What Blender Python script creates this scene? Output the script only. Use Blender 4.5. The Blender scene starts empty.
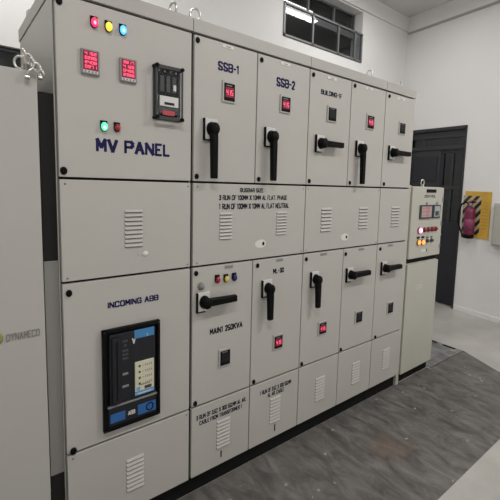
import bpy, bmesh, math, random
from mathutils import Vector, Matrix
random.seed(4)
S = bpy.context.scene
COL = S.collection

# ------------------------------------------------------------------ materials
def nt(name):
    m = bpy.data.materials.new(name); m.use_nodes = True
    return m, m.node_tree, m.node_tree.nodes['Principled BSDF']
def mat(name, col, rough=.5, metal=0., emit=None, es=0., bump=0., bscale=200., var=0., vscale=3., spec=.5):
    m, t, b = nt(name)
    b.inputs['Base Color'].default_value = (*col, 1)
    b.inputs['Roughness'].default_value = rough
    b.inputs['Metallic'].default_value = metal
    b.inputs['Specular IOR Level'].default_value = spec
    if emit:
        b.inputs['Emission Color'].default_value = (*emit, 1)
        b.inputs['Emission Strength'].default_value = es
    tc = t.nodes.new('ShaderNodeTexCoord')
    if bump:
        n = t.nodes.new('ShaderNodeTexNoise'); n.inputs['Scale'].default_value = bscale; n.inputs['Detail'].default_value = 3
        bp = t.nodes.new('ShaderNodeBump'); bp.inputs['Strength'].default_value = bump; bp.inputs['Distance'].default_value = .002
        t.links.new(tc.outputs['Object'], n.inputs['Vector']); t.links.new(n.outputs['Fac'], bp.inputs['Height'])
        t.links.new(bp.outputs['Normal'], b.inputs['Normal'])
    if var:
        n = t.nodes.new('ShaderNodeTexNoise'); n.inputs['Scale'].default_value = vscale; n.inputs['Detail'].default_value = 5
        r = t.nodes.new('ShaderNodeValToRGB')
        r.color_ramp.elements[0].position = .3; r.color_ramp.elements[1].position = .7
        r.color_ramp.elements[0].color = (*[c * (1 - var) for c in col], 1)
        r.color_ramp.elements[1].color = (*[min(1, c * (1 + var)) for c in col], 1)
        t.links.new(tc.outputs['Object'], n.inputs['Vector']); t.links.new(n.outputs['Fac'], r.inputs['Fac'])
        t.links.new(r.outputs['Color'], b.inputs['Base Color'])
    return m

PAINT = mat('panel_paint', (.445, .428, .398), .42, bump=.12, bscale=260, var=.025, vscale=2)
PAINT2 = mat('cabinet_paint', (.425, .41, .385), .45, bump=.12, bscale=260, var=.025, vscale=2)
PAINT3 = mat('control_panel_paint', (.45, .44, .385), .42, bump=.1, bscale=260, var=.02, vscale=3)
ROOFP = mat('roof_paint', (.41, .395, .37), .45, var=.03)
GASK_GAP_SHADE = mat('black_gasket_gap_shade', (.015, .0145, .014), .8, spec=.2)  # door seals, and the black strips added as gap shade
BODY = mat('enclosure_paint', (.34, .32, .30), .5, var=.03)
SLOT = mat('louver_slot', (.10, .095, .09), .7)
BLACK = mat('black_plastic', (.003, .003, .0033), .5, spec=.12)
BLACKM = mat('black_plinth_paint', (.005, .005, .005), .7, spec=.2)
DARK = mat('charcoal_plastic', (.013, .014, .018), .5, spec=.3)
DGREY = mat('dark_grey_plastic', (.05, .053, .058), .5, spec=.3)
MGREY = mat('grey_label', (.22, .22, .22), .5)
BEZEL = mat('meter_bezel', (.42, .41, .39), .4)
WHITE = mat('white_plastic', (.62, .61, .59), .4)
PALE = mat('pale_sticker', (.66, .64, .60), .4)
CREAM = mat('cream_trip_unit', (.60, .57, .42), .4, var=.05, vscale=40)
BLUE = mat('blue_label', (.02, .11, .33), .35)
LBLUE = mat('light_blue_label', (.12, .36, .62), .35)
NAVY = mat('navy_lettering', (.010, .008, .062), .6, spec=.2)
BLK_T = mat('black_lettering', (.010, .009, .02), .6, spec=.2)
CHROME = mat('zinc_plated_steel', (.62, .60, .57), .28, metal=1, var=.15, vscale=60)
GUN = mat('dull_steel', (.28, .27, .26), .4, metal=.8)
SCREW = mat('small_screw', (.25, .24, .22), .4, metal=.6)
RED_E = mat('lit_red_lamp', (.5, .02, .05), .25, emit=(1, .03, .12), es=1.5)
YEL_E = mat('lit_yellow_lamp', (.6, .45, .04), .25, emit=(1, .72, .08), es=1.0)
BLU_E = mat('lit_blue_lamp', (.03, .2, .7), .25, emit=(.08, .42, 1), es=1.8)
GRN_E = mat('lit_green_lamp', (.05, .5, .3), .25, emit=(.12, 1, .5), es=1.1)
HOT = mat('lamp_core_white', (.9, .9, .9), .3, emit=(1, .95, .95), es=1.6)
CYAN_E = mat('lamp_core_cyan', (.6, .9, 1), .3, emit=(.45, .85, 1), es=1.6)
PINK_E = mat('glowing_pink_lamp', (.8, .2, .3), .25, emit=(1, .25, .42), es=2.2)
ORG_E = mat('lit_orange_lamp', (.7, .25, .05), .25, emit=(1, .30, .05), es=1.6)
RED_L = mat('red_lens', (.34, .015, .025), .25)
YEL_L = mat('yellow_lens', (.62, .52, .12), .25)
BLU_L = mat('blue_lens', (.02, .022, .15), .25)
DISP = mat('dark_red_display', (.10, .006, .02), .3, emit=(.6, .01, .07), es=.2)
DISPOFF = mat('unlit_display', (.012, .012, .013), .4, spec=.2)
DIGIT = mat('red_digit', (.7, .05, .1), .4, emit=(1, .13, .25), es=1.25)
REDTXT = mat('red_sticker', (.45, .03, .05), .4)
def clear(name, fac, col=(1, 1, 1)):
    m = bpy.data.materials.new(name); m.use_nodes = True; t = m.node_tree; t.nodes.clear()
    o = t.nodes.new('ShaderNodeOutputMaterial'); mx = t.nodes.new('ShaderNodeMixShader')
    a = t.nodes.new('ShaderNodeBsdfTransparent'); a.inputs[0].default_value = (*col, 1)
    g = t.nodes.new('ShaderNodeBsdfGlossy'); g.inputs['Roughness'].default_value = .04
    mx.inputs[0].default_value = fac
    t.links.new(a.outputs[0], mx.inputs[1]); t.links.new(g.outputs[0], mx.inputs[2]); t.links.new(mx.outputs[0], o.inputs[0])
    return m
CLEAR = clear('clear_polycarbonate', .015)
GLASS = clear('window_glass', .07, (.75, .78, .8))
DGLASS = clear('door_glass', .06, (.6, .62, .65))
WALLM = mat('white_wall_paint', (.79, .785, .775), .75, bump=.15, bscale=60, var=.02, vscale=1.2)
WALLR = mat('white_wall_paint_right', (.80, .79, .785), .75, bump=.15, bscale=60, var=.02, vscale=1.2)
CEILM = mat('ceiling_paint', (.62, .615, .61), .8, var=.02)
FRAMEM = mat('window_steel', (.20, .20, .20), .45, metal=.3)
DOORM = mat('door_dark_paint', (.014, .015, .022), .35)
DOORF = mat('door_frame_paint', (.02, .021, .024), .4)
DOORG = mat('door_grey_paint', (.028, .03, .035), .4)
YELLOW = mat('yellow_sign_board', (.62, .37, .05), .5, var=.12, vscale=9)
EXTR = mat('crimson_cylinder', (.16, .014, .05), .35)
EXTL = mat('pink_print_label', (.23, .04, .10), .5)
LAMPM = mat('lamp_diffuser', (.9, .9, .9), .5, emit=(1, .97, .93), es=6)
NIGHT = mat('night_wall', (.02, .022, .026), .9)
BACKG = mat('outer_soffit', (.16, .17, .18), .8)

def floor_mat():
    m, t, b = nt('terrazzo_floor'); L = t.links.new
    tc = t.nodes.new('ShaderNodeTexCoord')
    n = t.nodes.new('ShaderNodeTexNoise'); n.inputs['Scale'].default_value = 2.2; n.inputs['Detail'].default_value = 6
    n2 = t.nodes.new('ShaderNodeTexNoise'); n2.inputs['Scale'].default_value = 90; n2.inputs['Detail'].default_value = 2
    a = t.nodes.new('ShaderNodeMath'); a.operation = 'MULTIPLY_ADD'; a.inputs[1].default_value = .3
    r = t.nodes.new('ShaderNodeValToRGB')
    r.color_ramp.elements[0].position = .45; r.color_ramp.elements[0].color = (.35, .34, .315, 1)
    r.color_ramp.elements[1].position = .85; r.color_ramp.elements[1].color = (.49, .475, .445, 1)
    L(tc.outputs['Object'], n.inputs['Vector']); L(tc.outputs['Object'], n2.inputs['Vector'])
    L(n2.outputs['Fac'], a.inputs[0]); L(n.outputs['Fac'], a.inputs[2]); L(a.outputs[0], r.inputs[0]); L(r.outputs[0], b.inputs['Base Color'])
    b.inputs['Roughness'].default_value = .38
    return m
FLOORM = floor_mat()
def rubber_mat_mat():
    m, t, b = nt('worn_rubber_mat'); L = t.links.new
    tc = t.nodes.new('ShaderNodeTexCoord')
    mp = t.nodes.new('ShaderNodeMapping'); mp.inputs['Rotation'].default_value = (0, 0, math.radians(8)); mp.inputs['Scale'].default_value = (12, 4.6, 1)
    n = t.nodes.new('ShaderNodeTexNoise'); n.inputs['Scale'].default_value = 1.0; n.inputs['Detail'].default_value = 8; n.inputs['Roughness'].default_value = .68; n.inputs['Distortion'].default_value = .6
    L(tc.outputs['Object'], mp.inputs[0]); L(mp.outputs[0], n.inputs['Vector'])
    r = t.nodes.new('ShaderNodeValToRGB')
    e = r.color_ramp.elements
    e[0].position = .33; e[0].color = (.055, .053, .050, 1); e[1].position = .70; e[1].color = (.195, .183, .170, 1)
    L(n.outputs['Fac'], r.inputs[0])
    # one rusty brown stain
    n2 = t.nodes.new('ShaderNodeVectorMath'); n2.operation = 'DISTANCE'; n2.inputs[1].default_value = (1.72, -.44, .004)
    nn = t.nodes.new('ShaderNodeTexNoise'); nn.inputs['Scale'].default_value = 9
    ad = t.nodes.new('ShaderNodeMath'); ad.operation = 'MULTIPLY_ADD'; ad.inputs[1].default_value = .22
    L(tc.outputs['Object'], n2.inputs[0]); L(tc.outputs['Object'], nn.inputs['Vector']); L(nn.outputs['Fac'], ad.inputs[0]); L(n2.outputs['Value'], ad.inputs[2])
    r2 = t.nodes.new('ShaderNodeMapRange'); r2.inputs[1].default_value = .14; r2.inputs[2].default_value = .30; r2.inputs[3].default_value = .55; r2.inputs[4].default_value = 0
    L(ad.outputs[0], r2.inputs[0])
    mx = t.nodes.new('ShaderNodeMixRGB'); mx.inputs[2].default_value = (.17, .115, .085, 1)
    L(r2.outputs[0], mx.inputs[0]); L(r.outputs[0], mx.inputs[1])
    # dust specks
    v = t.nodes.new('ShaderNodeTexVoronoi'); v.inputs['Scale'].default_value = 8; v.inputs['Randomness'].default_value = 1
    L(tc.outputs['Object'], v.inputs['Vector'])
    c = t.nodes.new('ShaderNodeMath'); c.operation = 'LESS_THAN'; c.inputs[1].default_value = .085
    L(v.outputs['Distance'], c.inputs[0])
    mx2 = t.nodes.new('ShaderNodeMixRGB'); mx2.inputs[2].default_value = (.30, .28, .26, 1)
    pn = t.nodes.new('ShaderNodeTexNoise'); pn.inputs['Scale'].default_value = 60
    L(tc.outputs['Object'], pn.inputs['Vector'])
    pm = t.nodes.new('ShaderNodeMath'); pm.operation = 'MULTIPLY_ADD'; pm.inputs[1].default_value = .30; pm.inputs[2].default_value = -.075
    L(pn.outputs['Fac'], pm.inputs[0]); L(pm.outputs[0], c.inputs[1])
    L(c.outputs[0], mx2.inputs[0]); L(mx.outputs[0], mx2.inputs[1]); L(mx2.outputs[0], b.inputs['Base Color'])
    rr = t.nodes.new('ShaderNodeMapRange'); rr.inputs[3].default_value = .34; rr.inputs[4].default_value = .6
    L(n.outputs['Fac'], rr.inputs[0]); L(rr.outputs[0], b.inputs['Roughness'])
    bp = t.nodes.new('ShaderNodeBump'); bp.inputs['Strength'].default_value = .25; bp.inputs['Distance'].default_value = .004
    L(n.outputs['Fac'], bp.inputs['Height']); L(bp.outputs[0], b.inputs['Normal'])
    return m
MATM = rubber_mat_mat()
def stripes_mat():
    m, t, b = nt('hazard_stripes'); L = t.links.new
    tc = t.nodes.new('ShaderNodeTexCoord'); mp = t.nodes.new('ShaderNodeSeparateXYZ')
    L(tc.outputs['Object'], mp.inputs[0])
    a = t.nodes.new('ShaderNodeMath'); a.operation = 'MULTIPLY_ADD'; a.inputs[1].default_value = 1.1
    L(mp.outputs['Y'], a.inputs[0]); L(mp.outputs['Z'], a.inputs[2])
    f = t.nodes.new('ShaderNodeMath'); f.operation = 'MULTIPLY'; f.inputs[1].default_value = 8.2
    L(a.outputs[0], f.inputs[0])
    fr = t.nodes.new('ShaderNodeMath'); fr.operation = 'FRACT'; L(f.outputs[0], fr.inputs[0])
    g = t.nodes.new('ShaderNodeMath'); g.operation = 'GREATER_THAN'; g.inputs[1].default_value = .5; L(fr.outputs[0], g.inputs[0])
    mx = t.nodes.new('ShaderNodeMixRGB'); mx.inputs[1].default_value = (.5, .42, .25, 1); mx.inputs[2].default_value = (.02, .018, .018, 1)
    L(g.outputs[0], mx.inputs[0]); L(mx.outputs[0], b.inputs['Base Color']); b.inputs['Roughness'].default_value = .5
    return m
STRIPE = stripes_mat()
def plate_mat():
    m, t, b = nt('scuffed_floor_plate'); L = t.links.new
    tc = t.nodes.new('ShaderNodeTexCoord')
    n = t.nodes.new('ShaderNodeTexNoise'); n.inputs['Scale'].default_value = 9; n.inputs['Detail'].default_value = 5
    r = t.nodes.new('ShaderNodeValToRGB'); r.color_ramp.elements[0].position = .35; r.color_ramp.elements[1].position = .65
    r.color_ramp.elements[0].color = (.14, .14, .145, 1); r.color_ramp.elements[1].color = (.30, .295, .29, 1)
    L(tc.outputs['Object'], n.inputs['Vector']); L(n.outputs['Fac'], r.inputs[0]); L(r.outputs[0], b.inputs['Base Color'])
    b.inputs['Roughness'].default_value = .4; b.inputs['Metallic'].default_value = .2
    return m
PLATEM = plate_mat()

# letter strokes on a grid 6 high: width, then polylines of x z digit pairs
GLY = {'A': (4, '002640 1232'), 'B': (4, '0006 0636454433 0333434130 3000'), 'C': (4, '4536160501103041'), 'D': (4, '0006 0626454120 2000'), 
       'E': (3, '36060030 0323'), 'F': (3, '360600 0323'), 'G': (4, '453616050110304143 4323'), 'H': (4, '0006 4046 0343'), 'I': (0, '0006'), 
       'J': (3, '3631201001'), 'K': (4, '0006 4603 1440'), 'L': (3, '060030'), 'M': (4, '0006224640'), 'N': (4, '00064046'), 'O': (4, '103041453616050110'), 
       'P': (4, '0006 063645443303'), 'Q': (4, '1030414536160501 0110 2240'), 'R': (4, '0006 063645443303 2340'), 'S': (4, '4536160504134241301001'), 
       'T': (4, '0646 2620'), 'U': (4, '060110304146'), 'V': (4, '062046'), 'W': (5, '0611254156'), 'X': (4, '0046 0640'), 'Y': (4, '062346 2320'), 
       'Z': (4, '06460040'), '0': (3, '1020313526160501 0110'), '1': (2, '0516 1610'), '2': (3, '051626353400 0030'), 
       '3': (3, '05162635342313 2332312010 1001'), '4': (3, '2026 260232'), '5': (3, '3606 0603 03233231 31201001'), '6': (3, '3526160501102031322303'), 
       '7': (3, '063610'), '8': (3, '1020313223130201 0110 1304051626353423'), '9': (3, '0110203135261605041333'), '-': (2, '0323'), '.': (0, '00'), 
       ',': (0, '01'), ':': (0, '01 04'), ' ': (1.2, '')}

# ------------------------------------------------------------------ mesh helpers
class MB:
    def __init__(s, T=None):
        s.bm = bmesh.new(); s.mats = []; s.T = T
    def _fin(s, verts, m, smooth=False):
        if m not in s.mats: s.mats.append(m)
        i = s.mats.index(m)
        fs = set(f for v in verts for f in v.link_faces)
        for f in fs: f.material_index = i; f.smooth = smooth
    def box(s, x0, x1, y0, y1, z0, z1, m, bev=0.):
        t = bmesh.new(); r = bmesh.ops.create_cube(t, size=1)
        for v in r['verts']:
            v.co = Vector(((x0 + x1) / 2 + v.co.x * (x1 - x0), (y0 + y1) / 2 + v.co.y * (y1 - y0), (z0 + z1) / 2 + v.co.z * (z1 - z0)))
        if bev: bmesh.ops.bevel(t, geom=t.edges[:], offset=bev, segments=2, profile=.5, affect='EDGES')
        s.merge(t, m, False); return s
    def merge(s, t, m, smooth):
        me = bpy.data.meshes.new('t'); t.to_mesh(me); t.free(); s.mesh(me, m, smooth)
    def mesh(s, me, m, smooth=False):
        if m not in s.mats: s.mats.append(m)
        i = s.mats.index(m); nf = len(s.bm.faces)
        s.bm.from_mesh(me); s.bm.faces.ensure_lookup_table()
        for f in s.bm.faces[nf:]: f.material_index = i; f.smooth = smooth
        bpy.data.meshes.remove(me)
    def lathe(s, o, ax, prof, m, seg=24, smooth=True, sx=1., sz=1.):
        """profile (radius, height) turned about the axis ax through o"""
        t = bmesh.new(); ax = Vector(ax).normalized()
        up = Vector((0, 0, 1)) if abs(ax.z) < .9 else Vector((1, 0, 0))
        a = ax.cross(up).normalized(); b = a.cross(ax).normalized(); o = Vector(o); rings = []
        for (r, h) in prof:
            if r <= 1e-6: rings.append([t.verts.new(o + ax * h)])
            else: rings.append([t.verts.new(o + ax * h + a * (r * sx * math.cos(2 * math.pi * k / seg)) + b * (r * sz * math.sin(2 * math.pi * k / seg))) for k in range(seg)])
        for p, q in zip(rings, rings[1:]):
            for k in range(seg):
                k2 = (k + 1) % seg
                if len(p) == 1 and len(q) == 1: continue
                if len(p) == 1: t.faces.new((p[0], q[k], q[k2]))
                elif len(q) == 1: t.faces.new((p[k], q[0], p[k2]))
                else: t.faces.new((p[k], q[k], q[k2], p[k2]))
        for rr in (rings[0], rings[-1]):
            if len(rr) > 1: t.faces.new(rr)
        bmesh.ops.recalc_face_normals(t, faces=t.faces[:])
        s.merge(t, m, smooth); return s
    def cyl(s, o, ax, r, h, m, seg=20, bev=0, **k):
        pr = [(r, 0), (r, h)] if not bev else [(r, 0), (r, h - bev), (r - bev, h)]
        return s.lathe(o, ax, pr, m, seg, smooth=False, **k)
    def tube(s, pts, r, m, seg=10, closed=False):
        t = bmesh.new(); P = [Vector(p) for p in pts]; n = len(P); rings = []
        rs = r if isinstance(r, (list, tuple)) else [r] * n
        up = None
        for i in range(n):
            d = (P[(i + 1) % n] - P[i - 1]) if closed else (P[min(i + 1, n - 1)] - P[max(i - 1, 0)])
            d.normalize()
            if up is None: up = Vector((0, 0, 1)) if abs(d.z) < .8 else Vector((0, 1, 0))
            a = d.cross(up).normalized(); up = a.cross(d).normalized()
            rings.append([t.verts.new(P[i] + a * (rs[i] * math.cos(2 * math.pi * k / seg)) + up * (rs[i] * math.sin(2 * math.pi * k / seg))) for k in range(seg)])
        for i in range(n if closed else n - 1):
            p, q = rings[i], rings[(i + 1) % n]
            for k in range(seg): t.faces.new((p[k], q[k], q[(k + 1) % seg], p[(k + 1) % seg]))
        if not closed: t.faces.new(rings[0]); t.faces.new(rings[-1])
        bmesh.ops.recalc_face_normals(t, faces=t.faces[:])
        s.merge(t, m, True); return s
    def ring(s, c, R, r, nrm, m, sz=1., seg=20):
        nrm = Vector(nrm).normalized(); a = nrm.cross(Vector((0, 0, 1))).normalized() if abs(nrm.z) < .9 else Vector((1, 0, 0)); b = a.cross(nrm)
        return s.tube([Vector(c) + a * R * math.cos(2 * math.pi * k / seg) + b * R * sz * math.sin(2 * math.pi * k / seg) for k in range(seg)], r, m, 8, True)
    def prism(s, pts, y0, y1, m):
        """polygon in the x-z plane given depth y0..y1"""
        t = bmesh.new(); A = [t.verts.new((x, y0, z)) for x, z in pts]; B = [t.verts.new((x, y1, z)) for x, z in pts]
        t.faces.new(A); t.faces.new(B[::-1]); n = len(A)
        for k in range(n): t.faces.new((A[k], B[k], B[(k + 1) % n], A[(k + 1) % n]))
        bmesh.ops.recalc_face_normals(t, faces=t.faces[:]); s.merge(t, m, False); return s
    def text(s, txt, x0, x1, z0, z1, y, m, bold=.0, ext=.0008):
        """block lettering: strokes of even thickness laid over the box"""
        th = (.10 + bold) * (z1 - z0); adv = [GLY[c][0] + 1.75 if c in GLY else 2.6 for c in txt]; tot = sum(adv) - 1.75
        kx = (x1 - x0 - th) / tot; kz = (z1 - z0 - th) / 6; tx = min(th, kx * 1.4)
        t = bmesh.new(); cx = x0 + th / 2; n = 0
        for c, ad in zip(txt, adv):
            for st in (GLY[c][1].split() if c in GLY else []):
                P = [(cx + int(q[0]) * kx, z0 + th / 2 + int(q[1]) * kz) for q in [st[i:i + 2] for i in range(0, len(st), 2)]]
                if len(P) == 1: P = [P[0], (P[0][0] + tx * .3, P[0][1])]
                for (ax, az), (bx, bz) in zip(P, P[1:]):
                    dx, dz = bx - ax, bz - az; L = math.hypot(dx, dz) or 1; ux, uz = dx / L, dz / L
                    # half widths: thinner across for upright strokes
                    hw = (tx * abs(uz) + th * abs(ux)) / 2; e2 = hw * .55
                    pts = [(ax - ux * e2 - uz * hw, az - uz * e2 + ux * hw), (ax - ux * e2 + uz * hw, az - uz * e2 - ux * hw), (bx + ux * e2 + uz * hw, bz + uz * e2 - ux * hw), (bx + ux * e2 - uz * hw, bz + uz * e2 + ux * hw)]
                    yy = y - ext - (n % 5) * .00003; n += 1
                    A = [t.verts.new((px, yy, pz)) for px, pz in pts]; B = [t.verts.new((px, y, pz)) for px, pz in pts]
                    t.faces.new(A); t.faces.new(B[::-1])
                    for k in range(4): t.faces.new((A[k], B[k], B[(k + 1) % 4], A[(k + 1) % 4]))
            cx += ad * kx
        bmesh.ops.recalc_face_normals(t, faces=t.faces[:])
        s.merge(t, m, False); return s
    def build(s, name, parent=None, label=None):
        me = bpy.data.meshes.new(name)
        if s.T: bmesh.ops.transform(s.bm, matrix=s.T, verts=s.bm.verts[:])
        off = Vector((0, 0, 0)); p = parent
        while p is not None: off += p.location; p = p.parent
        bmesh.ops.translate(s.bm, vec=-off, verts=s.bm.verts[:])
        s.bm.to_mesh(me); s.bm.free()
        for m in s.mats: me.materials.append(m)
        o = bpy.data.objects.new(name, me); COL.objects.link(o); o.parent = parent
        if label: o['label'] = label
        return o
def thing(name, label, cat, loc, group=None):
    o = bpy.data.objects.new(name, None); COL.objects.link(o); o.location = loc; o.empty_display_size = .1
    o['label'] = label; o['category'] = cat
    if group: o['group'] = group
    return o
def struct(mb, name):
    o = mb.build(name); o['kind'] = 'structure'; return o

# ------------------------------------------------------------------ dimensions
X = [0, .56, .93, 1.309, 1.682, 2.055, 2.433]
ZT, Z1, Z2, Z3, Z4 = 2.354, 1.664, 1.243, .50, .104
DEPTH = .81
ROWS = [(Z1, ZT), (Z2, Z1), (Z3, Z2), (Z4, Z3)]

def panel_door(root, x0, x1, row, name='door', label=None, gl=.003, gr=.003):
    z0, z1 = ROWS[row]
    d = MB().box(x0 + gl, x1 - gr, 0, .020, z0 + .005, z1 - .005, PAINT, .0025).build(name, root, label)
    return d
def lock(d, x, z, r=.0105):
    MB().lathe((x, 0, z), (0, -1, 0), [(r, 0), (r, .005), (r * .8, .008), (r * .35, .0085), (.0, .006)], BLACK, 16, sz=1.25).build('quarter_turn_lock', d)
def screw(mb, x, z):
    mb.lathe((x, 0, z), (0, -1, 0), [(.004, 0), (.004, .002), (0, .003)], SCREW, 10)
def screws(d, pts):
    for x, z in pts:
        m = MB(); screw(m, x, z); m.build('cover_screw', d)
def louver(d, x0, x1, z0, z1, n=8):
    m = MB(); p = (z1 - z0) / n
    for k in range(n):
        b = z0 + p * k
        # pressed hood: slopes out from its top edge, dark slot under its lip
        pts = [(-.0005, b + p * .92), (-.0075, b + p * .38), (-.0075, b + p * .30), (-.0005, b + p * .30)]
        t = bmesh.new(); A = [t.verts.new((x0, y, z)) for y, z in pts]; B = [t.verts.new((x1, y, z)) for y, z in pts]
        A2 = []
        t.faces.new(A); t.faces.new(B[::-1])
        for i in range(4): t.faces.new((A[i], B[i], B[(i + 1) % 4], A[(i + 1) % 4]))
        for v in (A[1], A[2]): v.co.x += .004
        for v in (B[1], B[2]): v.co.x -= .004
        bmesh.ops.recalc_face_normals(t, faces=t.faces[:]); m.merge(t, PAINT, False)
        m.box(x0 + .003, x1 - .003, -.0012, .001, b + p * .10, b + p * .30, SLOT)
    m.build('louver_vent', d)
def meter_small(d, x0, x1, z0, z1, lit=True):
    m = MB(); w = x1 - x0; h = z1 - z0
    m.box(x0, x1, -.008, 0, z0, z1, BEZEL, .002)
    m.box(x0 + w * .10, x1 - w * .07, -.0095, -.008, z0 + h * .08, z1 - h * .12, BLACK)
    if lit:
        m.box(x0 + w * .2, x1 - w * .16, -.0105, -.0095, z0 + h * .24, z1 - h * .30, DISP)
        seven(m, '415', x0 + w * .24, x1 - w * .20, z0 + h * .34, z1 - h * .42, -.0105)
        m.box(x0 + w * .25, x1 - w * .3, -.0100, -.0095, z1 - h * .24, z1 - h * .20, MGREY)
    else:
        m.box(x0 + w * .2, x1 - w * .16, -.0105, -.0095, z0 + h * .24, z1 - h * .24, DISPOFF)
        m.box(x0 + w * .25, x1 - w * .3, -.0100, -.0095, z1 - h * .21, z1 - h * .18, MGREY)
    return m.build('digital_meter', d, 'digital meter with lit red digits' if lit else 'digital meter with a blank dark display')
SEG = {'0': 'abcdef', '1': 'bc', '2': 'abged', '3': 'abgcd', '4': 'fgbc', '5': 'afgcd', '6': 'afgedc', '7': 'abc', '8': 'abcdefg', '9': 'abcdfg'}
def seven(m, txt, x0, x1, z0, z1, y, mt=None):
    mt = mt or DIGIT; n = len(txt); cw = (x1 - x0) / n; h = z1 - z0
    for i, c in enumerate(txt):
        a = x0 + i * cw + cw * .12; b = x0 + (i + 1) * cw - cw * .12; t = min(cw, h) * .16; mz = (z0 + z1) / 2
        R = {'a': (a, b, z1 - t, z1), 'd': (a, b, z0, z0 + t), 'g': (a, b, mz - t / 2, mz + t / 2), 'f': (a, a + t, mz, z1), 'e': (a, a + t, z0, mz), 'b': (b - t, b, mz, z1), 'c': (b - t, b, z0, mz)}
        for k in SEG.get(c, ''):
            r = R[k]; m.box(r[0], r[1], y - .0006, y, r[2], r[3], mt)
def meter_big(d, x0, x1, z0, z1, rows):
    m = MB(); w = x1 - x0; h = z1 - z0
    m.box(x0, x1, -.012, 0, z0, z1, MGREY, .003)
    m.box(x0 + w * .10, x1 - w * .10, -.0135, -.012, z0 + h * .19, z1 - h * .07, DISP)
    m.box(x0 + w * .10, x1 - w * .10, -.0135, -.012, z0 + h * .06, z0 + h * .16, WHITE)
    for k in range(4): m.box(x0 + w * (.16 + .19 * k), x0 + w * (.26 + .19 * k), -.0145, -.0135, z0 + h * .08, z0 + h * .14, MGREY)
    rh = h * .70 / len(rows)
    for k, t in enumerate(rows):
        zt = z1 - h * .10 - k * rh
        seven(m, t, x0 + w * .17, x1 - w * .16, zt - rh * .74, zt - rh * .08, -.0135)
    m.build('multifunction_meter', d)
def lamp(d, x, z, lens, label, core=None, r=.0125, name='indicator_lamp', sz=1.5):
    m = MB()
    m.box(x - r * 1.1, x + r * 1.1, -.004, 0, z - r * .2, z + r * 2.0, BLACK, .001)
    m.lathe((x, 0, z), (0, -1, 0), [(r * 1.12, 0), (r * 1.12, .008), (r * 1.0, .010)], BLACK, 20, sz=sz)
    m.lathe((x, -.010, z), (0, -1, 0), [(r, 0), (r * .96, .006), (r * .7, .011), (r * .3, .0135), (0, .014)], lens, 20, sz=sz)
    if core: m.lathe((x - r * .1, -.022, z - r * .3), (0, -1, 0), [(r * .45, 0), (r * .3, .002), (0, .003)], core, 12, sz=sz)
    m.build(name, d, label)
def handle(d, cx, cz, horiz=False, L=.24, sc=1.):
    """rotary switch handle: square plate, round boss, long black lever"""
    w = .034 * sc; h = .050 * sc
    MB().box(cx - w, cx + w, -.012, 0, cz - h, cz + h, WHITE, .002)\
        .box(cx - w - .006, cx - w, -.016, 0, cz - h - .003, cz + h, BLACK, .001)\
        .box(cx - w - .006, cx + w * .2, -.014, 0, cz - h - .006, cz - h, BLACK, .001).build('handle_plate', d, 'white plate with a black edge behind the handle')
    m = MB(); r = .026 * sc
    m.lathe((cx, -.012, cz), (0, -1, 0), [(r * 1.05, 0), (r * 1.05, .010), (r * .92, .014), (r * .92, .040), (r * .82, .046), (0, .047)], BLACK, 24, sz=1.25)
    if not horiz:
        t = bmesh.new(); sec = []
        for (z, hw, y0, y1) in [(cz + .012, .0165, -.020, -.056), (cz - .045, .0165, -.024, -.058), (cz - L * .6, .0165, -.030, -.058), (cz - L + .004, .0165, -.034, -.058), (cz - L, .0155, -.036, -.056)]:
            sec.append([t.verts.new((cx - hw, y0, z)), t.verts.new((cx + hw, y0, z)), t.verts.new((cx + hw * .85, y1, z)), t.verts.new((cx - hw * .85, y1, z))])
    else:
        t = bmesh.new(); sec = []
        for (x, hw, y0, y1) in [(cx - .012, .020, -.020, -.056), (cx + .045, .019, -.024, -.058), (cx + L * .6, .0185, -.030, -.058), (cx + L - .004, .0185, -.034, -.058), (cx + L, .017, -.036, -.056)]:
            sec.append([t.verts.new((x, y0, cz - hw)), t.verts.new((x, y0, cz + hw)), t.verts.new((x, y1, cz + hw * .85)), t.verts.new((x, y1, cz - hw * .85))])
    for p, q in zip(sec, sec[1:]):
        for k in range(4): t.faces.new((p[k], q[k], q[(k + 1) % 4], p[(k + 1) % 4]))
    t.faces.new(sec[0]); t.faces.new(sec[-1]); bmesh.ops.recalc_face_normals(t, faces=t.faces[:])
    bmesh.ops.bevel(t, geom=t.edges[:], offset=.002, segments=1, affect='EDGES')
    m.merge(t, BLACK, False)
    m.build('rotary_handle', d, 'black lever turned to horizontal' if horiz else 'black lever pointing straight down')
def letters(d, txt, x0, x1, z0, z1, m=NAVY, bold=.07, name='lettering', y=0):
    MB().text(txt, x0, x1, z0, z1, y, m, bold).build(name, d)
def nameplate(d, x, z, w=.066, m=PALE):
    MB().box(x - w / 2, x + w / 2, -.0025, 0, z - .008, z + .008, m, .001).box(x - w * .2, x + w * .22, -.0032, -.0025, z - .003, z + .002, SCREW).build('nameplate', d)
def sticker(d, x, z):
    MB().prism([(x + .036 * math.cos(a) * (1.25 if math.cos(a) < 0 else .9), z + .024 * math.sin(a)) for a in [k * math.pi / 8 for k in range(16)]], -.0012, 0, PALE)\
        .lathe((x + .012, 0, z), (0, -1, 0), [(.007, 0), (.007, .004), (0, .005)], BLACK, 12, sz=1.5).build('keyhole_cover', d)
def enclosure(root, x0, x1, side=False):
    e = .0015
    MB().box(x0 + e, x1 - e, .034, DEPTH, Z4, ZT - .003, BODY).build('enclosure', root)
    MB().box(x0 + .006, x1 - .006, .0205, .0335, Z4 + .004, ZT - .006, GASK_GAP_SHADE).build('gasket', root, 'black rubber seal behind the doors')
    MB().box(x0 - (.006 if x0 == 0 else -e), x1 - e, -.006, DEPTH + .03, ZT + .004, 2.418, ROOFP, .002).build('roof', root)
    MB().box(x0 + e, x1 - e, .035, DEPTH - .03, 0, Z4 - .002, BLACKM).build('plinth', root, 'black base channel')
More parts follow.
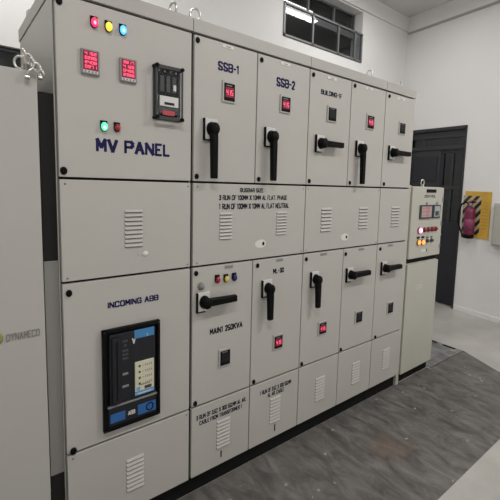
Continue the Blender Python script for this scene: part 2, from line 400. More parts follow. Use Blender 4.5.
def eyebolt(root, x, y, z, R=.03, ang=0., name='lifting_eye'):
    m = MB()
    m.lathe((x, y, z), (0, 0, 1), [(.016, 0), (.016, .006), (.008, .009), (.007, .014)], CHROME, 14)
    m.ring((x, y, z + .012 + R * 1.25), R, .20 * R + .001, (math.sin(ang), math.cos(ang), 0), CHROME, 1.3)
    m.build(name, root)

# ------------------------------------------------------------------ section A (incoming)
A = thing('switchboard_section', 'wide leftmost grey switchboard section with MV PANEL lettering and a large black breaker', 'electrical panel', (.28, .4, 0), 'switchboard sections')
enclosure(A, X[0], X[1])
MB().box(-.004, 0, .022, DEPTH, Z4, ZT - .003, PAINT, .001).build('side_panel', A)
MB().box(-.054, -.005, .024, .034, 1.335, 1.985, GASK_GAP_SHADE, .001).build('gap_shade_strip', A, 'added black strip standing in for the shade in the gap beside the cabinet')  # added strip: the dark of the gap is put into its colour
MB().box(-.054, -.005, .024, .034, .42, 1.334, mat('gap_shade_grey', (.22, .215, .20), .45), .001).build('gap_shade_strip', A, 'added grey strip standing in for the paler stretch of the gap beside the cabinet')  # added strip: the gap's paler stretch is put into its grey
MB().box(-.054, -.005, .024, .034, .02, .419, GASK_GAP_SHADE, .001).build('gap_shade_strip', A, 'added black strip standing in for the shade in the gap near the floor')  # added strip: shade low in the gap, put in as black
d = panel_door(A, X[0], X[1], 0, gr=.006, label='upper door with MV PANEL lettering, two red meters and lamps')
lamp(d, .137, 2.277, RED_E, 'lit red round lamp', PINK_E, sz=1.45)
lamp(d, .190, 2.275, YEL_E, 'lit yellow round lamp', sz=1.45)
lamp(d, .245, 2.277, BLU_E, 'lit blue round lamp', CYAN_E, sz=1.45)
meter_big(d, .086, .153, 2.074, 2.170, ['4152', '0286', '2408', '0971'])
meter_big(d, .230, .299, 2.072, 2.168, ['3817', '4126', '0495', '2398'])
lamp(d, .167, 1.879, GRN_E, 'lit green round lamp', HOT, sz=1.4)
lamp(d, .218, 1.880, RED_L, 'unlit dark red round lamp', r=.0115, sz=1.4)
letters(d, 'MV PANEL', .136, .450, 1.775, 1.832, bold=.09)
lock(d, .018, 2.322, .011); lock(d, .018, 1.693, .0125)
# breaker behind a clear cover
r = MB()
r.box(.370, .498, -.006, .0, 1.936, 2.170, DGREY, .002)
r.box(.378, .490, -.012, -.006, 1.944, 2.162, BLACK, .002)
for k in range(4): r.box(.388 + k * .026, .396 + k * .026, -.0205, -.012, 2.144, 2.152, MGREY, .001)
r.box(.383, .389, -.016, -.012, 1.96, 2.14, GUN, .001)
r.box(.478, .484, -.016, -.012, 1.96, 2.14, DGREY, .001)
r.box(.386, .482, -.020, -.012, 2.045, 2.140, BLACK, .003)
for k in range(3): r.box(.395 + k * .028, .413 + k * .028, -.024, -.020, 2.058, 2.128, DGREY, .002)
r.box(.455, .468, -.026, -.022, 2.068, 2.094, WHITE, .001)
r.box(.386, .482, -.022, -.012, 1.965, 2.020, DGREY, .002)
br = r.build('circuit_breaker', d, 'small breaker behind a clear screwed cover')
# (its fittings are siblings on the same door)
MB().box(.392, .478, -.027, -.022, 1.996, 2.040, WHITE, .001).box(.412, .458, -.0285, -.027, 2.003, 2.014, BLACK).build('breaker_label', d, 'white label with a black bar')
MB().box(.405, .462, -.0245, -.022, 1.958, 1.978, REDTXT, .001).build('red_tag', d)
MB().box(.374, .494, -.0315, -.030, 1.940, 2.166, CLEAR).build('clear_cover', d, 'clear plastic cover over the small breaker')
m = MB()
m.box(.370, .498, -.0335, -.029, 2.155, 2.170, DGREY, .001).box(.370, .498, -.0335, -.029, 1.936, 1.950, DGREY, .001)
m.box(.370, .378, -.0335, -.029, 1.936, 2.170, DGREY, .001).box(.490, .498, -.0335, -.029, 1.936, 2.170, DGREY, .001)
for x in (.376, .492):
    for z in (1.944, 2.164): m.cyl((x, 0, z), (0, -1, 0), .0085, .043, BLACK, 14, .002)
m.build('cover_frame', d, 'grey frame with four black thumb screws')
d = panel_door(A, X[0], X[1], 1, 'cover_plate', gr=.006)
louver(d, .244, .324, 1.366, 1.538, 9)
screws(d, [(.022, 1.642), (.54, 1.642), (.022, 1.262), (.54, 1.262)])
MB().lathe((.335, 0, 1.334), (0, -1, 0), [(.013, 0), (.012, .002), (0, .003)], PALE, 14).build('round_sticker', d)
MB().box(.300, .322, -.002, 0, 1.327, 1.343, PAINT, .0005).build('paper_label', d)
d = panel_door(A, X[0], X[1], 2, gr=.006, label='lower door lettered INCOMING ABB around the large breaker')
letters(d, 'INCOMING ABB', .171, .395, 1.107, 1.135, bold=.09)
lock(d, .025, 1.200, .0115); lock(d, .026, .513, .0125)
# large air circuit breaker
B = MB()
x0, x1, z0, z1 = .143, .395, .550, 1.017
for a in [(x0, x0 + .016, z0, z1), (x1 - .014, x1, z0, z1), (x0, x1, z1 - .018, z1), (x0, x1, z0, z0 + .020)]:
    B.box(a[0], a[1], -.022, 0, a[2], a[3], BLACK, .003)
B.box(x0 + .01, x1 - .01, -.004, 0, z0 + .01, z1 - .01, BLACK)
acb = B.build('air_circuit_breaker', A, 'large black breaker with cream trip unit and blue labels')
MB().box(.170, .374, -.018, -.004, .668, .992, DARK, .005).box(.178, .212, -.030, -.018, .672, .975, DARK, .004)\
    .box(.196, .2, -.032, -.030, .69, .96, BLACK).build('breaker_body', acb, 'charcoal moulded front')
MB().box(.162, .380, -.016, -.004, .566, .655, DARK, .004).build('lower_strip', acb, 'charcoal strip below the body')
MB().box(.160, .380, -.019, -.004, .656, .663, MGREY, .001).build('silver_line', acb)
MB().box(.276, .363, -.026, -.018, .700, .842, CREAM, .002).build('trip_unit', acb, 'cream control unit with small switches')
m = MB()
for k in range(4):
    z = .822 - .028 * k
    m.box(.292, .300, -.028, -.026, z - .006, z + .004, DGREY)
    for j in range(4): m.box(.322 + .009 * j, .326 + .009 * j, -.0268, -.026, z - .006, z + .004, MGREY)
    m.box(.306, .316, -.0268, -.026, z - .002, z, MGREY)
m.box(.318, .350, -.0275, -.026, .706, .720, DGREY)
m.box(.282, .298, -.0275, -.026, .706, .722, LBLUE).box(.300, .345, -.0275, -.026, .728, .733, MGREY)
m.build('trip_switches', acb)
MB().box(.276, .364, -.025, -.018, .682, .697, LBLUE, .001).box(.29, .35, -.0255, -.025, .687, .691, WHITE).build('blue_strip', acb)
MB().box(.276, .366, -.0205, -.018, .952, .992, mat('mid_blue_label', (.05, .20, .43), .4), .001).text('Emax', .332, .360, .955, .966, -.0205, WHITE).build('blue_label', acb)
MB().text('V', .266, .282, .930, .958, -.0185, WHITE, .08).build('white_mark', acb)
for z, w in [(.952, .022), (.932, .012), (.908, .026), (.890, .026), (.872, .026), (.800, .024), (.742, .028)]:
    m = MB().box(.232 - w / 2 + .004, .232 + w / 2 + .004, -.0200, -.018, z - .006, z + .005, DGREY if z > .85 else MGREY, .001)
    m.build('small_label', acb)
MB().box(.170, .234, -.0185, -.016, .584, .626, BLUE, .001).build('blue_plate', acb)
MB().box(.290, .374, -.0185, -.016, .580, .630, BLUE, .001)\
    .ring((.345, -.019, .606), .015, .0025, (0, 1, 0), BLACK, 1.2).build('blue_plate', acb)
MB().text('ABB', .246, .278, .596, .616, -.0165, WHITE, .08).build('white_logo', acb)
for x in (.150, .388):
    for z in (.558, 1.009): MB().cyl((x, -.022, z), (0, -1, 0), .003, .002, DGREY, 10).build('frame_screw', acb)
d = panel_door(A, X[0], X[1], 3, 'cover_plate', gr=.006)
louver(d, .240, .323, .203, .372, 8)
screws(d, [(.024, .478), (.54, .478)])
eyebolt(A, .49, .06, 2.418, .020, 1.2); eyebolt(A, .03, .66, 2.418, .02, .4)

# ------------------------------------------------------------------ section B-C
BC = thing('switchboard_section', 'grey switchboard section marked SSB-1 and SSB-2, right of the MV PANEL one', 'electrical panel', (.93, .4, 0), 'switchboard sections')
enclosure(BC, X[1], X[3])
d = panel_door(BC, X[1], X[2], 0, gl=.008, label='upper door lettered SSB-1')
lock(d, .584, 2.326); lock(d, .584, 1.692)
letters(d, 'SSB-1', .693, .818, 2.214, 2.258, bold=.09); nameplate(d, .748, 2.335)
meter_small(d, .718, .792, 2.066, 2.172); handle(d, .655, 1.924)
d = panel_door(BC, X[2], X[3], 0, label='upper door lettered SSB-2')
lock(d, .954, 2.319); lock(d, .954, 1.690)
letters(d, 'SSB-2', 1.058, 1.194, 2.204, 2.254, bold=.09); nameplate(d, 1.118, 2.333)
meter_small(d, 1.086, 1.162, 2.066, 2.166); handle(d, 1.022, 1.924)
d = panel_door(BC, X[1], X[3], 1, 'cover_plate', gl=.008, label='wide middle cover printed with busbar sizes')
letters(d, 'BUSBAR SIZE :', .835, 1.003, 1.617, 1.640, BLK_T, .08)
letters(d, '3 RUN OF 100MM X 10MM AL FLAT, PHASE', .710, 1.163, 1.575, 1.602, BLK_T, .07)
letters(d, '1 RUN OF 100MM X 10MM AL FLAT NEUTRAL', .710, 1.180, 1.527, 1.558, BLK_T, .08)
louver(d, .714, .790, 1.368, 1.514, 8); louver(d, 1.085, 1.165, 1.370, 1.510, 8)
sticker(d, .985, 1.330)
screws(d, [(.59, 1.642), (1.29, 1.642), (.59, 1.262), (1.29, 1.262)])
d = panel_door(BC, X[1], X[2], 2, gl=.008, label='lower door with a horizontal handle, three small lamps and 250KVA lettering')
lock(d, .586, 1.210); lock(d, .587, .522); nameplate(d, .775, 1.222, .05, MGREY)
MB().lathe((.612, 0, 1.141), (0, -1, 0), [(.016, 0), (.016, .006), (.010, .012), (.010, .022), (0, .023)], MGREY, 16, sz=1.3).build('selector_knob', d, 'small grey selector knob')
lamp(d, .705, 1.163, RED_L, 'unlit red lamp', r=.0125, sz=1.4); lamp(d, .757, 1.160, YEL_L, 'unlit yellow lamp', r=.0125, sz=1.4); lamp(d, .808, 1.161, BLU_L, 'unlit dark blue lamp', r=.0125, sz=1.4)
handle(d, .626, 1.060, True, .172, .98)
letters(d, 'MAIN1 250KVA', .667, .870, .870, .904, BLK_T, .08)
meter_small(d, .721, .793, .678, .778, False)
d = panel_door(BC, X[2], X[3], 2, label='lower door lettered ML-30')
lock(d, .962, 1.207); lock(d, .955, .522); nameplate(d, 1.12, 1.222, .05, MGREY)
letters(d, 'ML-30', 1.074, 1.157, 1.144, 1.175, BLK_T, .09)
handle(d, 1.030, 1.070, False, .180, .95); meter_small(d, 1.089, 1.162, .677, .771)
d = panel_door(BC, X[1], X[2], 3, 'cover_plate', gl=.008, label='bottom cover printed with two lines of cable size')
letters(d, '3 RUN OF 3.5C X 300 SQ.MM AL AR.', .582 + .012, .905, .422, .448, BLK_T, .07)
letters(d, 'CABLE FROM TRANSFORMER 1', .612, .879, .389, .413, BLK_T, .07)
louver(d, .715, .801, .206, .374, 8)
MB().box(.743, .750, -.0025, 0, .150, .190, BLACK, .001).build('slot', d)
d = panel_door(BC, X[2], X[3], 3, 'cover_plate', label='bottom cover printed with a cable size')
letters(d, '1 RUN OF 3.5C X 300 SQ.MM', 1.004, 1.247, .418, .445, BLK_T, .07)
letters(d, 'AL AR. CABLE', 1.062, 1.189, .386, .412, BLK_T, .08)
louver(d, 1.080, 1.163, .206, .374, 8)
MB().box(1.120, 1.128, -.0025, 0, .148, .192, BLACK, .001).build('slot', d)
eyebolt(BC, .600, .06, 2.418, .023, .35)

# ------------------------------------------------------------------ section D-E
DE = thing('switchboard_section', 'grey switchboard section lettered BUILDING-1F, right of the SSB-2 door', 'electrical panel', (1.68, .4, 0), 'switchboard sections')
enclosure(DE, X[3], X[5])
d = panel_door(DE, X[3], X[4], 0, label='upper door lettered BUILDING-1F')
lock(d, 1.335, 2.320); lock(d, 1.333, 1.691); nameplate(d, 1.495, 2.328, .08)
letters(d, 'BUILDING-1F', 1.403, 1.593, 2.220, 2.250, BLK_T, .08)
meter_small(d, 1.462, 1.545, 2.064, 2.163, False); handle(d, 1.408, 1.924, True, .168)
d = panel_door(DE, X[4], X[5], 0, label='upper door with a vertical handle and a lit meter')
lock(d, 1.712, 2.325); lock(d, 1.708, 1.690); nameplate(d, 1.86, 2.330, .08)
meter_small(d, 1.846, 1.930, 2.062, 2.166); handle(d, 1.786, 1.924, False, .240)
d = panel_door(DE, X[3], X[5], 1, 'cover_plate')
louver(d, 1.448, 1.546, 1.366, 1.528, 7); louver(d, 1.822, 1.920, 1.366, 1.526, 7); sticker(d, 1.690, 1.322)
screws(d, [(1.33, 1.642), (2.035, 1.642), (1.33, 1.262), (2.035, 1.262)])
d = panel_door(DE, X[3], X[4], 2, label='lower door with a vertical handle and a lit red meter')
lock(d, 1.335, 1.205); lock(d, 1.330, .522); nameplate(d, 1.49, 1.222, .06, MGREY)
handle(d, 1.412, 1.070, False, .180, .95); meter_small(d, 1.464, 1.542, .678, .771)
d = panel_door(DE, X[4], X[5], 2, label='lower door with a horizontal handle and a blank meter')
lock(d, 1.703, 1.203); lock(d, 1.701, .520); nameplate(d, 1.87, 1.222, .06, MGREY)
handle(d, 1.752, 1.055, True, .176, .95); meter_small(d, 1.838, 1.918, .678, .771, False)
for a, b in ((3, 4), (4, 5)):
    d = panel_door(DE, X[a], X[b], 3, 'cover_plate'); c = (X[a] + X[b]) / 2
    louver(d, c + .012 - .045, c + .012 + .045, .211, .381, 8)
eyebolt(DE, 1.930, .06, 2.418, .019, 1.0)

# ------------------------------------------------------------------ section F
F = thing('switchboard_section', 'narrow end section of the tall grey switchboard, beside the small control panel', 'electrical panel', (2.24, .4, 0), 'switchboard sections')
enclosure(F, X[5], X[6])
d = panel_door(F, X[5], X[6], 0, label='upper door with a horizontal handle and a blank meter')
lock(d, 2.093, 2.322); lock(d, 2.088, 1.691); nameplate(d, 2.24, 2.325, .1)
meter_small(d, 2.230, 2.312, 2.068, 2.162, False); handle(d, 2.155, 1.924, True, .182)
d = panel_door(F, X[5], X[6], 1, 'cover_plate'); louver(d, 2.205, 2.310, 1.362, 1.526, 7)
d = panel_door(F, X[5], X[6], 2, label='lower door with a horizontal handle and a blank meter')
lock(d, 2.092, 1.205); lock(d, 2.094, .518); nameplate(d, 2.22, 1.222, .06, MGREY)
handle(d, 2.148, 1.055, True, .172, .95); meter_small(d, 2.224, 2.302, .670, .771, False)
d = panel_door(F, X[5], X[6], 3, 'cover_plate'); louver(d, 2.204, 2.298, .212, .385, 8)
eyebolt(F, 2.290, .06, 2.418, .017, .3)

# ------------------------------------------------------------------ small control panel
G = thing('control_panel', 'small free-standing grey control panel with glowing lamps at the end of the switchboard', 'control panel', (2.72, .3, 0))
gx0, gx1 = 2.476, 2.972
MB().box(gx0, gx1, .022, .50, .085, 1.04, PAINT3, .002).box(gx0, gx1, .03, .50, 1.04, 1.08, BLACKM).build('lower_body', G)
MB().box(gx0, gx1, .022, .50, 1.082, 1.682, PAINT3, .003).build('upper_body', G)
MB().box(gx0 + .01, gx1 - .01, .04, .48, 0, .084, BLACKM).build('plinth', G, 'black base')
MB().box(2.436, 2.472, .012, .06, .006, 1.69, PAINT3, .002).build('side_post', G, 'narrow grey post between the panels')
MB().box(gx0 + .004, gx1 - .004, 0, .020, .090, 1.036, PAINT3, .003).build('door', G, 'plain lower door')
MB().text('ELECTRIC', 2.64, 2.72, .81, .845, 0, PALE, .0).build('faint_lettering', G)
d = MB().box(gx0, gx1, -.004, .020, 1.084, 1.678, PAINT3, .004).build('door', G, 'upper door with meters and lamps')
Y0 = -.004
MB().box(2.682, 2.838, Y0 - .003, Y0, 1.634, 1.662, BLACK, .001).build('black_nameplate', d)
letters(d, 'CONTROL', 2.655, 2.838, 1.592, 1.613, BLK_T, .08, y=Y0)
for (a, b, wh) in ((2.592, 2.780, True), (2.795, 2.915, False)):
    m = MB(); m.box(a, b, Y0 - .012, Y0, 1.414, 1.530, DGREY, .003)
    m.box(a + .018, b - .014, Y0 - .0135, Y0 - .012, 1.428, 1.518, mat('meter_face', (.42, .30, .30), .4) if wh else mat('relay_face', (.36, .38, .40), .4), .001)
    if wh:
        for k in range(3): seven(m, '4123', a + .03, b - .05, 1.494 - k * .029, 1.512 - k * .029, Y0 - .0135, REDTXT)
    else:
        m.box(a + .03, b - .03, Y0 - .015, Y0 - .0135, 1.436, 1.476, DGREY, .001)
    m.lathe(((a + b) / 2 + .01, Y0, 1.545), (0, -1, 0), [(.012, 0), (.012, .004), (0, .005)], MGREY, 12)
    m.build('panel_meter', d)
def plamp(x, z, lens, lab, r=.017, core=None):
    m = MB(); m.lathe((x, Y0, z), (0, -1, 0), [(r * 1.2, 0), (r * 1.2, .008), (r, .010)], DGREY, 16)
    m.lathe((x, Y0 - .010, z), (0, -1, 0), [(r, 0), (r * .9, .008), (r * .5, .014), (0, .016)], lens, 16)
    if core: m.lathe((x, Y0 - .022, z), (0, -1, 0), [(r * .6, 0), (r * .4, .004), (0, .005)], core, 12)
    m.build('indicator_lamp', d, lab)
plamp(2.612, 1.318, PINK_E, 'brightly glowing pink lamp', .024, HOT)
for x in (2.690, 2.750, 2.810, 2.866): plamp(x, 1.320, RED_L, 'dark red lamp', .018)
plamp(2.605, 1.218, ORG_E, 'lit orange push button', .020); plamp(2.668, 1.215, ORG_E, 'lit orange push button', .020)
m = MB()
for x in (2.600, 2.672): m.box(x - .022, x + .022, Y0 - .004, Y0, 1.250, 1.266, BLACK, .001)
m.build('button_labels', d)
for x in (2.742, 2.812):
    MB().lathe((x, Y0, 1.222), (0, -1, 0), [(.018, 0), (.018, .006), (.012, .010), (.012, .02), (0, .021)], DGREY, 14)\
        .box(x - .014, x + .014, Y0 - .004, Y0, 1.246, 1.258, DGREY).build('selector_switch', d)
MB().box(2.655, 2.745, Y0 - .002, Y0, 1.130, 1.150, PALE).box(2.738, 2.752, Y0 - .004, Y0, 1.128, 1.152, DGREY).build('white_label', d)
for z in (1.575, 1.365, 1.16):
    MB().box(2.952, 2.966, Y0 - .006, Y0, z - .02, z + .02, MGREY, .002).build('hinge', d)
eyebolt(G, 2.70, .05, 1.682, .018, .2)

# ------------------------------------------------------------------ left cabinet
H = thing('grey_cabinet', 'plain grey cabinet at the left edge with a raised metallic name badge', 'cabinet', (-.55, .4, 0))
MB().box(-1.10, -.060, .022, .78, .1, 2.050, PAINT2, .002).build('enclosure', H)
MB().box(-1.10, -.060, 0, .020, .12, 2.050, PAINT2, .003).build('door', H)
MB().box(-1.09, -.07, .03, .76, 0, .1, BLACKM).build('plinth', H)
MB().text('DYNAMECO', -.186, -.079, 1.047, 1.076, 0, GUN, .0, .002).build('name_badge', H, 'raised metallic letters')
MB().lathe((-.214, 0, 1.066), (0, -1, 0), [(.020, 0), (.020, .003), (.014, .004), (0, .004)], mat('badge_gold', (.35, .33, .12), .35, metal=.6), 24, sz=1.25)\
    .lathe((-.214, -.004, 1.066), (0, -1, 0), [(.010, 0), (.009, .002), (0, .003)], CHROME, 16, sz=1.25).build('round_badge', H, 'round yellowish badge')
eyebolt(H, -.105, .05, 2.050, .017, .5)
C = thing('chain', 'short bright steel chain and shackle lying over the corner of the left cabinet', 'chain', (-.075, .01, 2.05))
def link(c, R, r, n, sz, name='chain_link'): MB().ring(c, R, r, n, CHROME, sz).build(name, C)
link((-.096, .012, 2.108), .010, .0045, (.9, .3, .2), 1.6)
link((-.083, .008, 2.092), .011, .0045, (.2, 1, .3), 1.5)
link((-.073, -.004, 2.078), .010, .0048, (.9, .5, .3), 1.6)
link((-.063, -.020, 2.060), .011, .0048, (.3, 1, .1), 1.4)
link((-.050, -.024, 2.044), .010, .0045, (.9, .4, .5), 1.5)
MB().tube([(-.094, -.018, 2.022), (-.088, -.019, 2.045), (-.074, -.020, 2.056), (-.060, -.019, 2.046), (-.055, -.018, 2.030)], .005, CHROME, 8)\
    .cyl((-.100, -.018, 2.022), (1, 0, 0), .008, .014, CHROME, 12).cyl((-.060, -.018, 2.028), (1, 0, 0), .008, .014, CHROME, 12).build('shackle', C, 'bright steel shackle')
MB().cyl((-.090, .012, 2.050), (0, 0, 1), .009, .024, GUN, 12, .002).build('bolt', C)

# ------------------------------------------------------------------ room
th = math.radians(7); WO = Vector((4.863, .427, 0)); e = Vector((math.sin(th), math.cos(th), 0)); nrm = Vector((-math.cos(th), math.sin(th), 0))
# wall frame: local x = out of wall into the room, local y = along the wall to the back corner, local z = up
WT = Matrix(((nrm.x, e.x, 0, WO.x), (nrm.y, e.y, 0, WO.y), (0, 0, 1, 0), (0, 0, 0, 1)))
BY = 1.9; CZ = 4.20; BM = 4.00
DU0, DU1, DZ = .345, 1.36, 2.52
struct(MB().box(-2.6, 5.6, -4.2, 2.1, -.1, 0, FLOORM), 'floor')
struct(MB().box(-2.6, 5.6, -4.2, 2.1, CZ, CZ + .1, CEILM), 'ceiling')
m = MB(WT)
m.box(-.2, 0, -4.6, DU0, 0, CZ, WALLR).box(-.2, 0, DU1, 1.49, 0, CZ, WALLR).box(-.2, 0, DU0, DU1, DZ, CZ, WALLR)
struct(m, 'wall_right')
wx0, wx1, wz0, wz1 = 2.615, 3.99, 3.325, 3.985
m = MB()
m.box(-2.6, -1.2, BY, BY + .2, 0, CZ, WALLM).box(-1.2, .6, BY, BY + .2, 0, 2.1, WALLM).box(-1.2, .6, BY, BY + .2, 2.585, CZ, WALLM)
m.box(.6, wx0, BY, BY + .2, 0, CZ, WALLM).box(wx0, wx1, BY, BY + .2, 0, wz0, WALLM).box(wx0, wx1, BY, BY + .2, wz1, CZ, WALLM).box(wx1, 5.06, BY, BY + .2, 0, CZ, WALLM)
struct(m, 'wall_back')
struct(MB().box(-2.6, -2.5, -4.2, BY, 0, CZ, WALLM), 'wall_left')
struct(MB().box(-2.5, 5.4, -4.2, -4.1, 0, CZ, WALLM), 'wall_front')
struct(MB().box(-2.5, 5.045, BY - .035, BY, BM, CZ, WALLM), 'trim_1')
struct(MB(WT).box(0, .030, -4.4, 1.45, 3.985, CZ, WALLR), 'trim_2')
struct(MB(WT).box(0, .034, -4.4, 1.45, 3.962, 3.984, mat('cornice_shadow_grey', (.40, .39, .38), .7)), 'trim_shadow_line')  # shadow line under the cornice, put in as a darker grey strip
struct(MB(WT).box(0, .012, -4.4, DU0 - .01, 0, .06, WALLR), 'baseboard_right')

# window high in the back wall: rear frame above, front sash below, glass in both
W = MB()
f = .022
def frame(mb, x0, x1, z0, z1, y, muls, t=.03):
    for a in [(x0, x1, z1 - f, z1), (x0, x1, z0, z0 + f), (x0, x0 + f, z0, z1), (x1 - f, x1, z0, z1)]: mb.box(a[0], a[1], y, y + t, a[2], a[3], FRAMEM)
    for x in muls: mb.box(x - f / 2, x + f / 2, y, y + t, z0, z1, FRAMEM)
frame(W, wx0, wx1, 3.70, wz1, 2.04, [3.12, 3.58])
W.box(wx0, wx1, 2.03, 2.06, 3.66, 3.735, FRAMEM)
frame(W, wx0, wx1, wz0 + .005, 3.70, 1.885, [3.07, 3.52, 3.84])
wo = struct(W, 'window_1')
MB().box(wx0 + f, wx1 - f, 2.052, 2.056, 3.70 + f, wz1 - f, GLASS).build('window_pane', wo)
MB().box(wx0 + f, wx1 - f, 1.898, 1.902, wz0 + f, 3.70 - f, GLASS).build('window_pane', wo)
# outside the window: night, a dim canopy and a wall far off
struct(MB().box(1.2, 5.8, 3.6, 3.7, 2.5, 5.2, NIGHT), 'wall_outer')
o = MB().box(1.6, 5.2, 2.6, 2.7, 4.02, 4.10, BACKG).build('canopy_beam'); o['label'] = 'dim grey beam seen through the high window'; o['category'] = 'beam'
o['kind'] = 'structure'
W = MB()
for a in [(-1.2, .6, 2.555, 2.585), (-1.2, .6, 2.1, 2.13), (-1.2, -1.17, 2.1, 2.585), (.57, .6, 2.1, 2.585), (-.32, -.29, 2.1, 2.585)]: W.box(a[0], a[1], 1.94, 1.97, a[2], a[3], DOORF)
W2 = struct(W, 'window_2')
MB().box(-1.17, .57, 1.953, 1.957, 2.13, 2.555, DGLASS).build('window_pane', W2)
struct(MB().box(-1.6, 1.0, 2.6, 2.7, 1.6, 3.4, NIGHT), 'wall_outer_left')

# door in the right wall
fr = MB(WT)
t = .05
fr.box(-.12, .012, DU0, DU0 + t * .5, 0, DZ, DOORF, .002).box(-.12, .012, DU1 - t, DU1, 0, DZ, DOORF, .002).box(-.12, .012, DU0, DU1, DZ - .045, DZ, DOORF, .002)
fr.box(-.10, -.02, DU0 + .02, DU1 - t, 2.215, 2.265, DOORG, .002)
dr = struct(fr, 'door_1')
MB(WT).box(-.075, -.065, DU0 + .02, DU1 - t, 2.265, DZ - .045, DGLASS).build('transom_pane', dr)
MB(WT).box(-.10, -.04, DU0 + .02, DU1 - t, 2.38, 2.475, DOORG, .002).build('shutter_box', dr)
split = .765
m = MB(WT)
m.box(-.09, -.05, split, DU1 - t, .01, 2.215, DOORG, .003)
m.box(-.05, -.038, split + .07, split + .26, 1.38, 1.66, DOORM, .004).box(-.05, -.038, split + .07, split + .26, .2, 1.2, DOORM, .004)
m.box(-.05, -.040, split + .05, DU1 - .12, 1.75, 2.12, DOORM, .004)
m.build('door_leaf', dr, 'dark grey leaf at the left')
m = MB(WT)
a, b = DU0 + .025, split - .004
m.box(-.09, -.05, a, b, .01, 1.20, DOORM, .003).box(-.09, -.05, a, a + .06, 1.2, 2.215, DOORM, .002).box(-.09, -.05, b - .05, b, 1.2, 2.215, DOORM, .002)
m.box(-.09, -.05, a, b, 2.16, 2.215, DOORM, .002).box(-.09, -.05, a, b, 1.66, 1.71, DOORG, .002).box(-.08, -.055, .555, .585, 1.2, 2.16, DOORG, .002)
m.build('door_leaf', dr, 'dark leaf with glass at the right')
MB(WT).box(-.072, -.068, a + .06, b - .05, 1.2, 2.16, DGLASS).build('door_pane', dr)
MB(WT).box(-.05, -.02, split - .11, split - .03, .98, 1.03, GUN, .003).box(-.03, -.01, split - .13, split - .02, .995, 1.015, CHROME, .003).build('door_handle', dr)
m = MB(WT)   # things in the dark beyond the glass
m.box(-.30, -.26, .40, .43, 0, 1.65, DOORG).box(-.30, -.26, .47, .49, 0, 1.65, DOORG).box(-.30, -.26, .40, .70, 1.60, 1.65, DOORG)
o = m.build('steel_rack'); o['label'] = 'dim grey steel rack standing behind the door glass'; o['category'] = 'rack'
struct(MB(WT).box(-1.6, -1.5, -.6, 2.2, -.1, 3.2, NIGHT), 'wall_corridor')
struct(MB(WT).box(-1.5, -.2, -.6, 1.9, -.1, 0, NIGHT), 'floor_corridor')

# yellow sign board with extinguisher
o = MB(WT).box(0, .012, -.075, .290, 1.035, 1.645, YELLOW, .002)
sg = o.build('sign_board'); sg['label'] = 'yellow board with hazard stripes on the wall behind the fire extinguisher'; sg['category'] = 'sign'
m = MB(WT).box(.012, .014, .055, .310, 1.08, 1.585, STRIPE); m.build('striped_panel', sg, 'diagonal black and cream stripes')
m = MB(WT)
for k in range(9): m.box(.012, .0135, -.045 + .002 * (k % 3), .030, 1.16 + k * .042, 1.176 + k * .042, mat('faded_print', (.50, .30, .05), .5) if k == 0 else bpy.data.materials['faded_print'])
m.build('printed_lines', sg, 'faint rows of print')
E1 = thing('fire_extinguisher', 'crimson fire extinguisher with black hose hanging on the yellow board', 'fire extinguisher', WT @ Vector((.09, .15, 1.02)))
eu, ev, ez = .155, .088, 1.03
m = MB(WT).lathe((ev, eu, ez + .045), (0, 0, 1), [(.066, 0), (.068, .01), (.068, .30), (.060, .335), (.040, .36), (.022, .37), (.020, .385), (0, .385)], EXTR, 28)
bd = m.build('cylinder', E1)
MB(WT).lathe((ev, eu, ez + .10), (0, 0, 1), [(.0690, 0), (.0690, .15), (.067, .151), (.067, -.001)], EXTL, 28).build('label', E1, 'pink printed label')
MB(WT).lathe((ev, eu, ez), (0, 0, 1), [(.060, 0), (.069, .006), (.069, .05), (.066, .052)], BLACK, 28).build('base_ring', E1, 'black base')
MB(WT).lathe((ev, eu, ez + .42), (0, 0, 1), [(.020, 0), (.024, .008), (.024, .03), (.012, .045), (0, .045)], GUN, 16)\
    .box(ev - .012, ev + .012, eu - .075, eu + .03, ez + .468, ez + .482, BLACK, .003).box(ev - .01, ev + .01, eu - .08, eu + .01, ez + .492, ez + .502, REDTXT, .003).build('valve', E1)
hp = [(ev, eu + .02, ez + .44), (ev, eu + .07, ez + .47), (ev, eu + .13, ez + .43), (ev - .01, eu + .165, ez + .33), (ev - .01, eu + .165, ez + .20), (ev - .01, eu + .13, ez + .10), (ev, eu + .09, ez + .04)]
def smooth(P, n=6):
    out = []; P = [Vector(p) for p in P]
    for i in range(len(P) - 1):
        a, b, c, d2 = P[max(i - 1, 0)], P[i], P[i + 1], P[min(i + 2, len(P) - 1)]
        for k in range(n):
            u = k / n; out.append(.5 * ((2 * b) + (-a + c) * u + (2 * a - 5 * b + 4 * c - d2) * u * u + (-a + 3 * b - 3 * c + d2) * u ** 3))
    return out + [P[-1]]
MB(WT).tube(smooth(hp), .010, BLACK, 10).lathe(hp[-1], (0, -.4, -1), [(.012, 0), (.018, .04), (0, .04)], BLACK, 12).build('hose', E1)
MB(WT).box(0.014, ev - .06, eu - .02, eu + .02, ez + .30, ez + .33, GUN).build('wall_bracket', E1)
o = MB(WT).box(0, .07, -.62, -.150, .975, 1.510, PAINT3, .006)
DB = o.build('distribution_box'); DB['label'] = 'pale box on the wall at the right edge, right of the yellow board'; DB['category'] = 'electrical box'
MB(WT).box(.07, .080, -.605, -.168, .995, 1.490, PAINT3, .004).build('box_cover', DB)

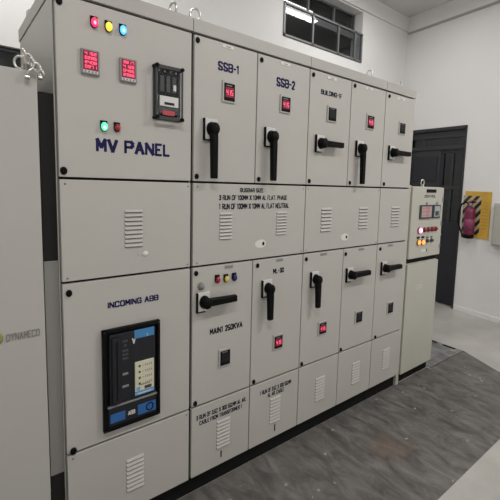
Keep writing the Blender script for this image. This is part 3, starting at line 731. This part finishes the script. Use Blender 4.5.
# floor mat and trench cover
m = MB(); bm = bmesh.new()
P = [(-2.2, -.852), (3.24, -.85), (3.44, -.40), (3.615, -.008), (2.96, -.008), (2.96, .030), (-2.2, .026)]
Aq = [bm.verts.new((x, y, 0)) for x, y in P]; Bq = [bm.verts.new((x, y, .004)) for x, y in P]
bm.faces.new(Aq[::-1]); bm.faces.new(Bq)
for k in range(len(P)): bm.faces.new((Aq[k], Aq[(k + 1) % len(P)], Bq[(k + 1) % len(P)], Bq[k]))
bmesh.ops.translate(bm, vec=(0, 0, .0005), verts=bm.verts[:])
m.merge(bm, MATM, False); o = m.build('rubber_mat'); o['label'] = 'dark worn rubber mat on the floor along the switchboard'; o['category'] = 'mat'
t1 = MB().box(2.985, 3.60, 0, .62, .0005, .010, PLATEM, .001).build('trench_cover')
t1['label'] = 'scuffed grey metal cover plate on the floor beside the small control panel'; t1['category'] = 'floor cover'
MB().box(3.555, 3.590, .06, .20, .010, .0115, BLACKM).box(3.555, 3.590, .27, .56, .010, .0115, BLACKM).build('slot', t1, 'black slots near its far edge')
MB().box(2.985, 3.60, -.006, 0, .0005, .012, CHROME).build('edge_strip', t1, 'bright front edge')

# ------------------------------------------------------------------ lamps
def batten(x, y, lab, power, ln=1.2, rot=0):
    o = thing('tube_light', lab, 'ceiling light', (x, y, CZ), 'ceiling tube lights'); o.rotation_euler = (0, 0, rot)
    z = CZ
    q = MB().box(x - ln / 2 - .04, x + ln / 2 + .04, y - .04, y + .04, z - .05, z, WHITE, .004); q.build('housing', o)
    MB().tube([(x - ln / 2, y, z - .075), (x + ln / 2, y, z - .075)], .016, LAMPM, 12).build('tube', o)
    for s in (-1, 1): MB().box(x + s * (ln / 2 + .015) - .015, x + s * (ln / 2 + .015) + .015, y - .02, y + .02, z - .10, z - .05, WHITE, .003).build('end_cap', o)
    L = bpy.data.lights.new('tube_glow', 'AREA'); L.shape = 'RECTANGLE'; L.size = ln; L.size_y = .12; L.energy = power; L.color = (1, .985, .965)
    lo = bpy.data.objects.new('tube_glow', L); COL.objects.link(lo); lo.location = (x, y, z - .12); lo.rotation_euler = (0, 0, rot)
batten(-.1, 1.25, 'tube light on the ceiling behind the left end of the switchboard', 27)
batten(3.35, 1.0, 'tube light on the ceiling behind the right end of the switchboard', 17)
batten(-.4, -2.2, 'tube light on the ceiling above the aisle, at the left', 50)
batten(2.9, -2.2, 'tube light on the ceiling above the aisle, at the right', 70)
# added tube beyond the high window, standing in for a reflection in its glass
o = thing('tube_light', 'added bright tube behind the high window, standing in for a lamp reflection in the glass', 'ceiling light', (3.07, 2.45, 3.95))
x0w, x1w = 2.55, 3.12
MB().tube([(2.72, 2.3, 3.922), (3.42, 2.3, 3.922)], .012, LAMPM, 12).build('tube', o)  # added tube, stands in for the lamp reflection in the glass
MB().box(2.68, 3.46, 2.28, 2.32, 3.936, 3.965, DGREY, .004).build('housing', o)
MB().box(3.05, 3.09, 2.29, 2.598, 3.966, 4.018, BACKG).build('added_tube_bracket', o)

w = bpy.data.worlds.new('World'); S.world = w; w.use_nodes = True
w.node_tree.nodes['Background'].inputs[0].default_value = (.02, .025, .035, 1); w.node_tree.nodes['Background'].inputs[1].default_value = .3

# ------------------------------------------------------------------ camera
cam = bpy.data.cameras.new('camera'); co = bpy.data.objects.new('camera', cam); COL.objects.link(co)
R = ((0.745099, 0.665438, 0.044934), (-0.665919, 0.738503, 0.105665), (0.037130, -0.108653, 0.993386))   # columns: right, forward, up
co.matrix_world = Matrix(((R[0][0], R[0][2], -R[0][1], -0.33593), (R[1][0], R[1][2], -R[1][1], -1.78515), (R[2][0], R[2][2], -R[2][1], 1.68374), (0, 0, 0, 1)))
cam.sensor_width = 36; cam.lens = 397.06 / 500 * 36; cam.shift_x = -.1; cam.shift_y = -(250 - 225.3) / 500
cam.clip_start = .02
S.camera = co
S.view_settings.view_transform = 'Standard'; S.view_settings.look = 'None'; S.view_settings.gamma = 1
S.view_settings.use_curve_mapping = False; S.view_settings.exposure = 0
